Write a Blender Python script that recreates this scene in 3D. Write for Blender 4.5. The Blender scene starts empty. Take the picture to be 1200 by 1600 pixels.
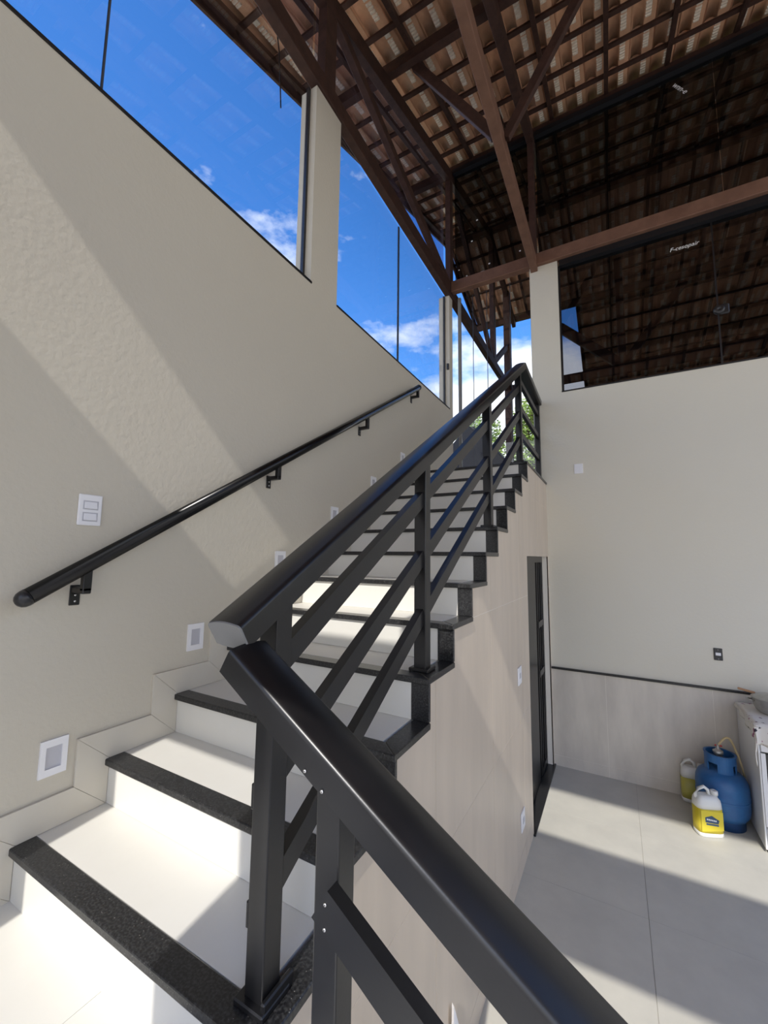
import bpy, bmesh, math, random
from mathutils import Vector, Matrix
random.seed(7)
S = bpy.context.scene
COL = S.collection

# ------------------------------------------------------------------ camera
YAW, PITCH, ROLL, FPX = 0.5121, 0.1087, 0.0120, 639.06
CAMPOS = Vector((0.0, 0.0, 2.12))
fwd = Vector((-math.sin(YAW), math.cos(YAW), 0)); rgt = Vector((math.cos(YAW), math.sin(YAW), 0)); upv = Vector((0, 0, 1))
f2 = fwd * math.cos(PITCH) + upv * math.sin(PITCH)
u2 = upv * math.cos(PITCH) - fwd * math.sin(PITCH)
r3 = rgt * math.cos(ROLL) + u2 * math.sin(ROLL)
u3 = u2 * math.cos(ROLL) - rgt * math.sin(ROLL)
cam = bpy.data.cameras.new('camera'); co = bpy.data.objects.new('camera', cam); COL.objects.link(co)
cam.sensor_fit = 'VERTICAL'; cam.sensor_height = 24.0; cam.lens = FPX / 1600 * 24.0
cam.clip_start = 0.02; cam.clip_end = 500
co.matrix_world = Matrix(((r3.x, u3.x, -f2.x, CAMPOS.x), (r3.y, u3.y, -f2.y, CAMPOS.y), (r3.z, u3.z, -f2.z, CAMPOS.z), (0, 0, 0, 1)))
S.camera = co
S.cycles.max_bounces = 16; S.cycles.diffuse_bounces = 8; S.cycles.transparent_max_bounces = 16

# ------------------------------------------------------------------ world, sun, exposure
SUN_DIR = Vector((-0.13, 1.0, -0.92)).normalized()      # travel direction of the sunlight
SUN_E, SKY_E = 1.95, 0.117
W = bpy.data.worlds.new('sky'); S.world = W; W.use_nodes = True
nt = W.node_tree; nt.nodes.clear()
def N(t, **k):
    n = nt.nodes.new(t)
    for a, b in k.items(): setattr(n, a, b)
    return n
sky = N('ShaderNodeTexSky', sky_type='NISHITA', sun_disc=False)
sky.sun_elevation = math.asin(-SUN_DIR.z); sky.sun_rotation = math.atan2(-SUN_DIR.x, -SUN_DIR.y)
sky.air_density = 1.0; sky.dust_density = 0.8; sky.ozone_density = 2.2; sky.altitude = 600
tc = N('ShaderNodeTexCoord'); mp = N('ShaderNodeMapping'); mp.inputs['Scale'].default_value = (1, 1, 2.2)
nz = N('ShaderNodeTexNoise'); nz.inputs['Scale'].default_value = 3.4; nz.inputs['Detail'].default_value = 8; nz.inputs['Roughness'].default_value = .58
sep = N('ShaderNodeSeparateXYZ')
hor = N('ShaderNodeMapRange'); hor.inputs['From Min'].default_value = .30; hor.inputs['From Max'].default_value = .58
hor.inputs['To Min'].default_value = .20; hor.inputs['To Max'].default_value = -.10
add = N('ShaderNodeMath', operation='ADD')
rmp = N('ShaderNodeMapRange'); rmp.inputs['From Min'].default_value = .50; rmp.inputs['From Max'].default_value = .66
mix = N('ShaderNodeMixRGB'); mix.inputs[2].default_value = (6.6, 6.8, 7.2, 1)
hz = N('ShaderNodeMapRange'); hz.inputs['From Min'].default_value = .02; hz.inputs['From Max'].default_value = .24; hz.inputs['To Min'].default_value = 1; hz.inputs['To Max'].default_value = 0
hz.interpolation_type = 'SMOOTHSTEP'
hmix = N('ShaderNodeMixRGB'); hmix.inputs[2].default_value = (7.4, 7.3, 7.2, 1)
bg = N('ShaderNodeBackground'); bg.inputs[1].default_value = SKY_E
out = N('ShaderNodeOutputWorld')
tint = N('ShaderNodeHueSaturation'); tint.inputs['Hue'].default_value = .508; tint.inputs['Saturation'].default_value = 1.32; tint.inputs['Value'].default_value = 1.6
L = nt.links.new
L(tc.outputs['Generated'], mp.inputs[0]); L(mp.outputs[0], nz.inputs['Vector']); L(tc.outputs['Generated'], sep.inputs[0])
L(sep.outputs['Z'], hor.inputs['Value']); L(nz.outputs['Fac'], add.inputs[0]); L(hor.outputs[0], add.inputs[1])
L(add.outputs[0], rmp.inputs['Value']); L(rmp.outputs[0], mix.inputs[0]); L(sky.outputs[0], tint.inputs['Color']); L(tint.outputs[0], mix.inputs[1])
L(sep.outputs['Z'], hz.inputs['Value']); L(hz.outputs[0], hmix.inputs[0]); L(mix.outputs[0], hmix.inputs[1]); L(hmix.outputs[0], bg.inputs[0]); L(bg.outputs[0], out.inputs[0])
sl = bpy.data.lights.new('sun', 'SUN'); sl.energy = SUN_E; sl.angle = math.radians(.55); sl.color = (1, .96, .90)
so = bpy.data.objects.new('sun', sl); COL.objects.link(so)
so.rotation_euler = SUN_DIR.to_track_quat('-Z', 'Y').to_euler(); so.location = (0, -20, 20)
S.view_settings.view_transform = 'Standard'; S.view_settings.look = 'None'
S.view_settings.exposure = 1.0; S.view_settings.gamma = 1; S.view_settings.use_curve_mapping = False

# ------------------------------------------------------------------ materials
MATS = {}
def mat(name, col, rough=.6, spec=.5, metal=0, noise=None, bump=None, col2=None, stretch=(1, 1, 1), coat=0, vary=0):
    """procedural principled material; noise=(scale, amount) colour mottling towards col2; bump=(scale, strength)"""
    m = bpy.data.materials.new(name); m.use_nodes = True; t = m.node_tree; b = t.nodes['Principled BSDF']
    b.inputs['Base Color'].default_value = (*col, 1); b.inputs['Roughness'].default_value = rough
    b.inputs['Specular IOR Level'].default_value = spec; b.inputs['Metallic'].default_value = metal; b.inputs['Coat Weight'].default_value = coat
    co_ = t.nodes.new('ShaderNodeTexCoord'); mp_ = t.nodes.new('ShaderNodeMapping'); mp_.inputs['Scale'].default_value = stretch
    t.links.new(co_.outputs['Object'], mp_.inputs[0]); src = None
    if noise:
        n = t.nodes.new('ShaderNodeTexNoise'); n.inputs['Scale'].default_value = noise[0]; n.inputs['Detail'].default_value = 6; n.inputs['Roughness'].default_value = .6
        t.links.new(mp_.outputs[0], n.inputs['Vector'])
        r = t.nodes.new('ShaderNodeMapRange'); r.inputs['From Min'].default_value = .32; r.inputs['From Max'].default_value = .68; r.inputs['To Max'].default_value = noise[1]
        t.links.new(n.outputs['Fac'], r.inputs['Value'])
        x = t.nodes.new('ShaderNodeMixRGB'); x.inputs[1].default_value = (*col, 1); x.inputs[2].default_value = (*(col2 or tuple(c * .6 for c in col)), 1)
        t.links.new(r.outputs[0], x.inputs[0]); src = x.outputs[0]
    if vary:
        oi = t.nodes.new('ShaderNodeObjectInfo'); r2 = t.nodes.new('ShaderNodeMapRange'); r2.inputs['To Min'].default_value = 1 - vary; r2.inputs['To Max'].default_value = 1 + vary * .6
        t.links.new(oi.outputs['Random'], r2.inputs['Value'])
        v = t.nodes.new('ShaderNodeMixRGB'); v.blend_type = 'MULTIPLY'; v.inputs[0].default_value = 1
        if src: t.links.new(src, v.inputs[1])
        else: v.inputs[1].default_value = (*col, 1)
        t.links.new(r2.outputs[0], v.inputs[2]); src = v.outputs[0]
    if src: t.links.new(src, b.inputs['Base Color'])
    if bump:
        n2 = t.nodes.new('ShaderNodeTexNoise'); n2.inputs['Scale'].default_value = bump[0]; n2.inputs['Detail'].default_value = 5
        t.links.new(mp_.outputs[0], n2.inputs['Vector'])
        bp = t.nodes.new('ShaderNodeBump'); bp.inputs['Strength'].default_value = bump[1]; bp.inputs['Distance'].default_value = .01
        t.links.new(n2.outputs['Fac'], bp.inputs['Height']); t.links.new(bp.outputs[0], b.inputs['Normal'])
    MATS[name] = m; return m
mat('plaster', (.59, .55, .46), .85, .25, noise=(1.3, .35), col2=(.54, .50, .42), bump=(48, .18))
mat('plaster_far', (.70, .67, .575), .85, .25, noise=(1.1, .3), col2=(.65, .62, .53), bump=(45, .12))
mat('porcelain', (.73, .715, .66), .45, .4, noise=(5, .4), col2=(.67, .655, .60), bump=(60, .03), stretch=(1, .5, 1))
mat('grout', (.80, .76, .68), .9, .2)
mat('grout_floor', (.42, .40, .36), .9, .2)
mat('tile_beige', (.63, .54, .435), .42, .4, noise=(3.0, .7), col2=(.51, .44, .36), stretch=(1, 1.7, .35))
mat('tile_grey', (.70, .65, .57), .42, .4, noise=(3.0, .8), col2=(.53, .49, .435), stretch=(1.6, 1, .45))
mat('tile_floor', (.59, .57, .495), .5, .25, noise=(3.5, .7), col2=(.48, .465, .41), stretch=(1, 1, 1))
mat('steel_black', (.007, .007, .008), .32, .5, noise=(9, .4), col2=(.017, .017, .018), bump=(160, .015))
mat('rail_black', (.004, .004, .0045), .24, .32)
mat('plastic_black', (.02, .02, .022), .3, .5)
mat('end_grey', (.22, .22, .215), .55, .3)
mat('white_plastic', (.82, .82, .84), .35, .5)
mat('diffuser', (.50, .50, .54), .5, .4)
mat('chrome', (.75, .75, .75), .22, .5, metal=1)
mat('wood', (.070, .034, .024), .62, .3, noise=(9, .8), col2=(.032, .016, .012), stretch=(1.5, 1.5, 1.5), bump=(40, .15))
mat('wood_light', (.21, .112, .074), .62, .3, noise=(8, .8), col2=(.14, .072, .048), bump=(40, .15))
mat('clay', (.76, .44, .265), .55, .4, noise=(14, .6), col2=(.56, .31, .19), bump=(50, .15), vary=.28)
mat('clay_pale', (.93, .87, .74), .35, .5, noise=(40, .7), col2=(.66, .50, .36), vary=.15)
mat('frame_black', (.012, .012, .014), .35, .5)
mat('bounce_ground', (.66, .56, .42), .9, .1, noise=(.6, .5), col2=(.44, .38, .28))
mat('paving', (.74, .66, .54), .85, .2, noise=(2, .5), col2=(.44, .37, .28))
mat('leaf', (.22, .36, .06), .45, .4, noise=(6, .8), col2=(.42, .52, .14))
mat('bark', (.10, .07, .05), .9, .2)
mat('dark_ground', (.05, .075, .025), .9, .1, noise=(2, .7), col2=(.09, .09, .04))
mat('deck', (.035, .025, .02), .7, .3, noise=(6, .6))
mat('dark_grey', (.035, .035, .04), .55, .4, bump=(8, .2))
mat('gas_blue', (.028, .145, .36), .42, .5, noise=(6, .7), col2=(.015, .06, .20), bump=(30, .05))
mat('gas_dark', (.012, .05, .15), .5, .4)
mat('hose', (.62, .50, .28), .45, .4)
mat('brass', (.45, .36, .25), .35, .5, metal=.8)
mat('red', (.5, .03, .03), .4, .4)
mat('enamel', (.80, .80, .80), .3, .5)
mat('oven_glass', (.01, .01, .012), .08, .6)
mat('aluminium', (.55, .55, .53), .42, .5, metal=.85, noise=(20, .6), col2=(.34, .34, .32))
mat('wood_pale', (.45, .26, .14), .6, .3)
mat('logo_blue', (.05, .09, .16), .5, .3)
mat('white_paint', (.85, .85, .85), .6, .3)
mat('cord', (.01, .01, .01), .6, .3)
mat('silicone', (.05, .06, .08), .4, .4)

def granite():
    m = bpy.data.materials.new('granite'); m.use_nodes = True; t = m.node_tree; b = t.nodes['Principled BSDF']
    c = t.nodes.new('ShaderNodeTexCoord'); v = t.nodes.new('ShaderNodeTexVoronoi'); v.inputs['Scale'].default_value = 120
    n = t.nodes.new('ShaderNodeTexNoise'); n.inputs['Scale'].default_value = 150; n.inputs['Detail'].default_value = 3
    t.links.new(c.outputs['Object'], v.inputs['Vector']); t.links.new(c.outputs['Object'], n.inputs['Vector'])
    r = t.nodes.new('ShaderNodeValToRGB'); e = r.color_ramp.elements
    e[0].position = .42; e[0].color = (.010, .010, .011, 1); e[1].position = .80; e[1].color = (.055, .056, .057, 1)
    t.links.new(n.outputs['Fac'], r.inputs[0])
    r2 = t.nodes.new('ShaderNodeValToRGB'); e2 = r2.color_ramp.elements
    e2[0].position = .0; e2[0].color = (.55, .53, .48, 1); e2[1].position = .13; e2[1].color = (0, 0, 0, 1)
    t.links.new(v.outputs['Distance'], r2.inputs[0])
    n3 = t.nodes.new('ShaderNodeTexNoise'); n3.inputs['Scale'].default_value = 25
    t.links.new(c.outputs['Object'], n3.inputs['Vector'])
    th = t.nodes.new('ShaderNodeMath'); th.operation = 'GREATER_THAN'; th.inputs[1].default_value = .53; t.links.new(n3.outputs['Fac'], th.inputs[0])
    a = t.nodes.new('ShaderNodeMixRGB'); a.blend_type = 'ADD'; t.links.new(th.outputs[0], a.inputs[0])
    t.links.new(r.outputs[0], a.inputs[1]); t.links.new(r2.outputs[0], a.inputs[2]); t.links.new(a.outputs[0], b.inputs['Base Color'])
    b.inputs['Roughness'].default_value = .3; b.inputs['Specular IOR Level'].default_value = .5
    MATS['granite'] = m
granite()
def glass(name, tintc, refl=1.0):
    m = bpy.data.materials.new(name); m.use_nodes = True; t = m.node_tree; t.nodes.clear()
    o = t.nodes.new('ShaderNodeOutputMaterial'); tr = t.nodes.new('ShaderNodeBsdfTransparent'); tr.inputs[0].default_value = (*tintc, 1)
    g = t.nodes.new('ShaderNodeBsdfGlossy'); g.inputs['Roughness'].default_value = .0; g.inputs[0].default_value = (refl, refl, refl, 1)
    mx = t.nodes.new('ShaderNodeMixShader'); ge = t.nodes.new('ShaderNodeNewGeometry'); dt = t.nodes.new('ShaderNodeVectorMath'); dt.operation = 'DOT_PRODUCT'
    t.links.new(ge.outputs['Normal'], dt.inputs[0]); t.links.new(ge.outputs['Incoming'], dt.inputs[1])
    def mth(op, a, bb):                       # Schlick reflectance, the same for both faces of the pane
        n = t.nodes.new('ShaderNodeMath'); n.operation = op
        for i, v in enumerate((a, bb)):
            if v is None: continue
            if isinstance(v, (int, float)): n.inputs[i].default_value = v
            else: t.links.new(v, n.inputs[i])
        return n.outputs[0]
    f5 = mth('POWER', mth('SUBTRACT', 1.0, mth('ABSOLUTE', dt.outputs['Value'], None)), 5.0)
    fr = mth('ADD', mth('MULTIPLY', f5, .96), .04)
    t.links.new(fr, mx.inputs[0]); t.links.new(tr.outputs[0], mx.inputs[1]); t.links.new(g.outputs[0], mx.inputs[2]); t.links.new(mx.outputs[0], o.inputs[0])
    MATS[name] = m
glass('glass', (.97, .98, .985))
glass('glass_sky_veil', (.84, .85, .95))  # blue tint paints in the veil of reflected sky on the gable
glass('glass_dimmed', (.44, .45, .475))  # dark tint added to deepen the shade of the roof beyond
def plastic_clear(name, col, tr):
    m = bpy.data.materials.new(name); m.use_nodes = True; b = m.node_tree.nodes['Principled BSDF']
    b.inputs['Base Color'].default_value = (*col, 1); b.inputs['Roughness'].default_value = .35
    b.inputs['Subsurface Weight'].default_value = tr; b.inputs['Subsurface Radius'].default_value = (.03, .03, .02); b.inputs['Subsurface Scale'].default_value = .5
    MATS[name] = m
plastic_clear('jug_white', (.74, .74, .70), .15); plastic_clear('jug_yellow', (.72, .58, .04), .1); plastic_clear('jug_olive', (.50, .46, .10), .1)
def cloth():
    m = bpy.data.materials.new('cloth'); m.use_nodes = True; t = m.node_tree; b = t.nodes['Principled BSDF']
    c = t.nodes.new('ShaderNodeTexCoord'); n = t.nodes.new('ShaderNodeTexNoise'); n.inputs['Scale'].default_value = 26; n.inputs['Detail'].default_value = 3
    n2 = t.nodes.new('ShaderNodeTexNoise'); n2.inputs['Scale'].default_value = 7
    r = t.nodes.new('ShaderNodeMath'); r.operation = 'GREATER_THAN'; r.inputs[1].default_value = .60
    r2 = t.nodes.new('ShaderNodeMath'); r2.operation = 'GREATER_THAN'; r2.inputs[1].default_value = .52
    mu = t.nodes.new('ShaderNodeMath'); mu.operation = 'MULTIPLY'
    t.links.new(c.outputs['Object'], n.inputs['Vector']); t.links.new(c.outputs['Object'], n2.inputs['Vector'])
    t.links.new(n.outputs['Fac'], r.inputs[0]); t.links.new(n2.outputs['Fac'], r2.inputs[0]); t.links.new(r.outputs[0], mu.inputs[0]); t.links.new(r2.outputs[0], mu.inputs[1])
    cr = t.nodes.new('ShaderNodeValToRGB'); cr.color_ramp.elements[0].color = (.03, .03, .04, 1); cr.color_ramp.elements[1].color = (.35, .12, .22, 1)
    t.links.new(n2.outputs['Fac'], cr.inputs[0]); cr.color_ramp.elements[0].position = .55; cr.color_ramp.elements[1].position = .62
    x = t.nodes.new('ShaderNodeMixRGB'); x.inputs[1].default_value = (.74, .71, .66, 1); t.links.new(mu.outputs[0], x.inputs[0]); t.links.new(cr.outputs[0], x.inputs[2])
    t.links.new(x.outputs[0], b.inputs['Base Color']); b.inputs['Roughness'].default_value = .85; MATS['cloth'] = m
cloth()

# ------------------------------------------------------------------ mesh helpers
def box(bm, x0, x1, y0, y1, z0, z1, bev=0, seg=1):
    vs = [bm.verts.new((x, y, z)) for z in (z0, z1) for y in (y0, y1) for x in (x0, x1)]
    fs = [bm.faces.new([vs[i] for i in q]) for q in ((0, 2, 3, 1), (4, 5, 7, 6), (0, 1, 5, 4), (2, 6, 7, 3), (0, 4, 6, 2), (1, 3, 7, 5))]
    if bev:
        es = list({e for f_ in fs for e in f_.edges})
        bmesh.ops.bevel(bm, geom=es, offset=bev, segments=seg, affect='EDGES', profile=.5)
    return vs
def prism(bm, pts, d, bev=0, seg=1):
    """polygon pts (3-D) extruded by vector d"""
    d = Vector(d); a = [bm.verts.new(Vector(p)) for p in pts]; b = [bm.verts.new(Vector(p) + d) for p in pts]; n = len(a)
    fs = [bm.faces.new(a[::-1]), bm.faces.new(b)] + [bm.faces.new((a[i], a[(i + 1) % n], b[(i + 1) % n], b[i])) for i in range(n)]
    if bev: bmesh.ops.bevel(bm, geom=list({e for f_ in fs for e in f_.edges}), offset=bev, segments=seg, affect='EDGES', profile=.5)
def beam(bm, p, q, w, h, up=(0, 0, 1), bev=.004):
    """rectangular bar: w across, h along the up side"""
    p, q = Vector(p), Vector(q); d = (q - p).normalized(); up = Vector(up)
    s = d.cross(up).normalized(); u = s.cross(d).normalized()
    prism(bm, [p - s * w / 2 - u * h / 2, p + s * w / 2 - u * h / 2, p + s * w / 2 + u * h / 2, p - s * w / 2 + u * h / 2], q - p, bev)
def sweep(bm, prof, path, side, cap=True):
    """profile [(u across, v up)] mitred along path of points; side = constant across vector"""
    side = Vector(side).normalized(); path = [Vector(p) for p in path]; rings = []
    for i, p in enumerate(path):
        ds = []
        if i > 0: ds.append((p - path[i - 1]).normalized())
        if i < len(path) - 1: ds.append((path[i + 1] - p).normalized())
        ups = [side.cross(d).normalized() for d in ds]
        u = sum(ups, Vector()); u.normalize(); k = 1 / max(.3, u.dot(ups[0]))
        rings.append([bm.verts.new(p + side * a + u * b * k) for a, b in prof])
    n = len(prof)
    for r0, r1 in zip(rings, rings[1:]):
        for j in range(n): bm.faces.new((r0[j], r0[(j + 1) % n], r1[(j + 1) % n], r1[j]))
    if cap: bm.faces.new(rings[0][::-1]); bm.faces.new(rings[-1])
def tube(bm, pts, r, n=12, rr=None):
    pts = [Vector(p) for p in pts]; rings = []; ref = Vector((.31, .2, .93))
    for i, p in enumerate(pts):
        d = (pts[min(i + 1, len(pts) - 1)] - pts[max(i - 1, 0)]).normalized()
        a = d.cross(ref).normalized(); b = d.cross(a); q = rr[i] if rr else r
        rings.append([bm.verts.new(p + a * math.cos(2 * math.pi * k / n) * q + b * math.sin(2 * math.pi * k / n) * q) for k in range(n)])
    for r0, r1 in zip(rings, rings[1:]):
        for j in range(n):
            f_ = bm.faces.new((r0[j], r0[(j + 1) % n], r1[(j + 1) % n], r1[j])); f_.smooth = True
    bm.faces.new(rings[0][::-1]); bm.faces.new(rings[-1])
def lathe(bm, prof, c, n=28, ax=2, ring=False):
    """prof [(r, h)] about the axis through c"""
    c = Vector(c); rings = []
    for r, hgt in prof:
        ring = []
        for k in range(n):
            a = 2 * math.pi * k / n; v = [r * math.cos(a), r * math.sin(a), hgt]
            if ax == 0: v = [v[2], v[0], v[1]]
            if ax == 1: v = [v[0], v[2], v[1]]
            ring.append(bm.verts.new(c + Vector(v)))
        rings.append(ring)
    for r0, r1 in zip(rings, rings[1:]):
        for j in range(n):
            f_ = bm.faces.new((r0[j], r0[(j + 1) % n], r1[(j + 1) % n], r1[j])); f_.smooth = True
    if ring:                                   # closed ring section, no end discs
        for j in range(n): bm.faces.new((rings[-1][j], rings[-1][(j + 1) % n], rings[0][(j + 1) % n], rings[0][j]))
    else: bm.faces.new(rings[0][::-1]); bm.faces.new(rings[-1])
def NB(): return bmesh.new()
def wl(o): return o.matrix_world.translation if o else Vector((0, 0, 0))
ORIG = {}
def obj(name, bm, m, parent=None, fix=True):
    if fix: bmesh.ops.recalc_face_normals(bm, faces=bm.faces)
    off = ORIG.get(parent.name, Vector((0, 0, 0))) if parent else Vector((0, 0, 0))
    if parent is None:
        # origin at the base of the thing
        xs = [v.co for v in bm.verts]; off = Vector(((min(v.x for v in xs) + max(v.x for v in xs)) / 2, (min(v.y for v in xs) + max(v.y for v in xs)) / 2, min(v.z for v in xs)))
    for v in bm.verts: v.co -= off
    me = bpy.data.meshes.new(name); bm.to_mesh(me); bm.free()
    for x in (m if isinstance(m, (list, tuple)) else [m]): me.materials.append(MATS[x])
    o = bpy.data.objects.new(name, me); COL.objects.link(o)
    if parent: o.parent = parent
    else: o.location = off
    ORIG[o.name] = off.copy(); return o
def bobj(name, rng, m, parent=None, bev=0, seg=1):
    b = NB(); box(b, *rng, bev=bev, seg=seg); return obj(name, b, m, parent)
def empty(name, loc):
    o = bpy.data.objects.new(name, None); COL.objects.link(o); o.location = loc; o.empty_display_size = .1; ORIG[o.name] = Vector(loc); return o
def tag(o, label, cat, group=None):
    o['label'] = label; o['category'] = cat
    if group: o['group'] = group
    return o
def struct(o, label=None):
    o['kind'] = 'structure'
    if label: o['label'] = label
    return o

# ------------------------------------------------------------------ main dimensions
XL, XW, YF = -1.734, -0.629, 4.813            # stair wall, open stair side, far wall
Y0, G, Z0, H = 0.3817, 0.2712, 1.018, 0.1621  # step i: nose at Y0+i*G, top at Z0+i*H
ZT = Z0 + 12 * H                              # upper landing
SILL, BEAM = 3.975, 5.51
YB = -0.70                                    # front wall behind the camera
def Yi(i): return Y0 + i * G
def Zi(i): return Z0 + i * H
SL = .34
def zc(y): return 7.36 + SL * (y - 4.8)       # top of the truss chords on the near slope
RIDGE = 7.0
def zr(y, off=0): return (zc(y) if y <= RIDGE else zc(RIDGE) - SL * (y - RIDGE)) + off

# ------------------------------------------------------------------ floor and walls
fl = empty('floor', (1.0, 2.0, 0)); struct(fl)
bobj('screed', (XW - .1, 4.6, YB - .2, YF + .05, -.12, -.004), 'grout_floor', fl)
xs = [-.764 + .85 * k for k in range(0, 8)]; ys = [4.813 - .85 * k for k in range(0, 8)]
for a, b in zip(xs, xs[1:]):
    for c, d in zip(ys, ys[1:]):
        x0 = max(a, XW - .08); x1 = min(b, 4.6); y1 = c; y0 = max(d, YB - .2)
        if x1 - x0 < .05 or y1 - y0 < .05: continue
        bobj('tile', (x0 + .0012, x1 - .0012, y0 + .0006, y1 - .0006, -.02, 0), 'tile_floor', fl)
g = bobj('ground', (-60, 60, -60, 70, -.7, -.13), 'bounce_ground'); struct(g)  # unseen ground, made pale and warm to bounce light indoors
pv = bobj('paving', (-9, 14, -16, YB - .2, -.12, -.01), 'paving'); struct(pv)  # unseen paving, made pale so sunlight bounces up to the roof

for k, rng in enumerate(((-60, 60, 11.2, 70, .5, ZT - .3), (-60, -5.0, YF + .16, 11.2, .5, ZT - .3), (4.65, 60, YF + .16, 11.2, .5, ZT - .3))):
    struct(bobj('ground_light_block', rng, 'dark_ground'))  # unseen dark ground added to cut light bouncing up under the roof
b = NB(); box(b, 4.65, 4.8, YF + .16, 13.0, ZT - .3, 7.2); box(b, .4, 4.65, 12.85, 13.0, ZT - .3, 5.3); struct(obj('wall_light_block', b, 'plaster'))  # unseen walls added to keep light off the roof beyond the glass
b = NB(); TH = .14
box(b, XL - TH, XL, YB - .15, YF + .05, -.1, SILL)
box(b, XL - TH, XL, 2.02, 2.322, SILL, BEAM)
box(b, XL - TH, XL, 4.745, YF + .05, SILL, BEAM)
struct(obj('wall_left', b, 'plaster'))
b = NB()
box(b, -.745, 4.6, YF, YF + .16, -.1, SILL)
box(b, -.745, -.437, YF, YF + .16, SILL, BEAM + .07)
box(b, 2.9, 3.2, YF, YF + .16, SILL, BEAM + .07)
box(b, XL - TH, -.745, YF, YF + .16, -.1, ZT - .04)
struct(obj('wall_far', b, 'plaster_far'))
# front wall behind the camera: piers and the band between door heads and clerestory
b = NB()
box(b, XL, 4.6, YB - .14, YB, 3.17, SILL)
box(b, XL, XL + .277, YB - .14, YB, 0, 3.17)
box(b, -.775, -.51, YB - .14, YB, 0, 3.17)
box(b, -.55, -.38, YB - .14, YB, SILL, 5.3)
box(b, 4.3, 4.6, YB - .14, YB, 0, 5.3)
box(b, XL, -.605, YB - .14, YB, 0, Z0)
struct(obj('wall_front', b, 'plaster'))

# far wall wainscot: big grey tiles, skirting strip and black cap
wn = empty('wall_wainscot', (1, YF, 0)); struct(wn)
bobj('backing', (XW - .03, 4.6, YF - .0108, YF + .002, 0, .964), 'grout', wn)
xs = [XW - .03, -.133, .718, 1.569, 2.42, 3.27, 4.12, 4.6]
for a, c in zip(xs, xs[1:]):
    bobj('tile', (a + .0015, c - .0015, YF - .012, YF, .102, .965), 'tile_grey', wn)
    bobj('skirting_tile', (a + .0015, c - .0015, YF - .014, YF, 0, .099), 'tile_grey', wn)
t1 = bobj('trim_1', (XW - .02, 4.6, YF - .03, YF, .965, .985), 'granite', bev=.003); struct(t1)

# ------------------------------------------------------------------ side wall of the stair: clipped porcelain tiles
sw = empty('wall_stair', (XW, 2.5, 0)); struct(sw)
DY0, DY1, DZ = 3.55, 4.76, 2.14               # opening of the door under the landing
def prof_top(y):                               # underside of the tread edge at y
    i = math.floor((y - .03 - Y0) / G + 1e-6); i = min(12, max(0, i)); return Zi(i) - .024
cuts = sorted({.684, YF, DY0, DY1} | {Yi(i) + .03 for i in range(1, 13)})
yj = [.684, .70, 1.558, 2.40, 3.25, 4.10, YF]; zj = [0, .12, .97, 1.82, 2.67, 3.1]
for a, c in zip(yj, yj[1:]):
    for d, e in zip(zj, zj[1:]):
        b = NB(); n = 0
        ys_ = sorted({a, c} | {k for k in cuts if a < k < c})
        for y0, y1 in zip(ys_, ys_[1:]):
            ym = (y0 + y1) / 2; zt = min(e, prof_top(ym)); zb = d
            if DY0 < ym < DY1: zb = max(zb, DZ)
            if zt - zb < .004: continue
            g0 = .0015 if y0 == a else 0; g1 = .0015 if y1 == c else 0
            box(b, XW - .016, XW - .005, y0 + g0, y1 - g1, zb + (.0015 if zb == d else 0), zt - (.0015 if zt == e else 0)); n += 1
        if n: bmesh.ops.remove_doubles(b, verts=b.verts, dist=1e-5); obj('tile', b, 'tile_beige', sw)
        else: b.free()
b = NB()
for y0, y1 in zip(cuts, cuts[1:]):
    ym = (y0 + y1) / 2; zt = prof_top(ym); zb = DZ if DY0 < ym < DY1 else 0
    box(b, XW - .10, XW - .0062, y0, y1, zb, zt)
obj('masonry', b, 'grout', sw)
# door under the landing
dr = empty('door_1', (XW - .07, 4.15, 0)); struct(dr, 'black aluminium panelled door in the tiled stair side')
dx = XW - .075
b = NB(); fw = .05
box(b, dx - .03, dx + .012, DY0, DY0 + fw + .02, 0, DZ); box(b, dx - .03, dx + .012, DY1 - fw, DY1, 0, DZ); box(b, dx - .03, dx + .012, DY0 + fw, DY1 - fw, DZ - .06, DZ)
obj('door_frame', b, 'steel_black', dr)
leaf = bobj('leaf', (dx - .03, dx - .012, DY0 + fw, DY1 - fw, .03, DZ - .06), 'steel_black', dr)
for y, w_ in ((DY0 + fw, .74), (4.42, .03), (4.53, .02), (4.66, .05)): bobj('stile', (dx - .014, dx + .004, y, y + w_, .03, DZ - .06), 'steel_black', leaf)
for z in (.03, .94, 1.42): bobj('rail', (dx - .014, dx + .010, 4.45, DY1 - fw, z, z + .06), 'steel_black', leaf)
th = bobj('door_threshold', (XW - .10, XW + .012, DY0 - .02, DY1 + .04, 0.0, .012), 'granite', bev=.002)
tag(th, 'black granite threshold on the floor below the under-stair door', 'threshold')

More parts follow.
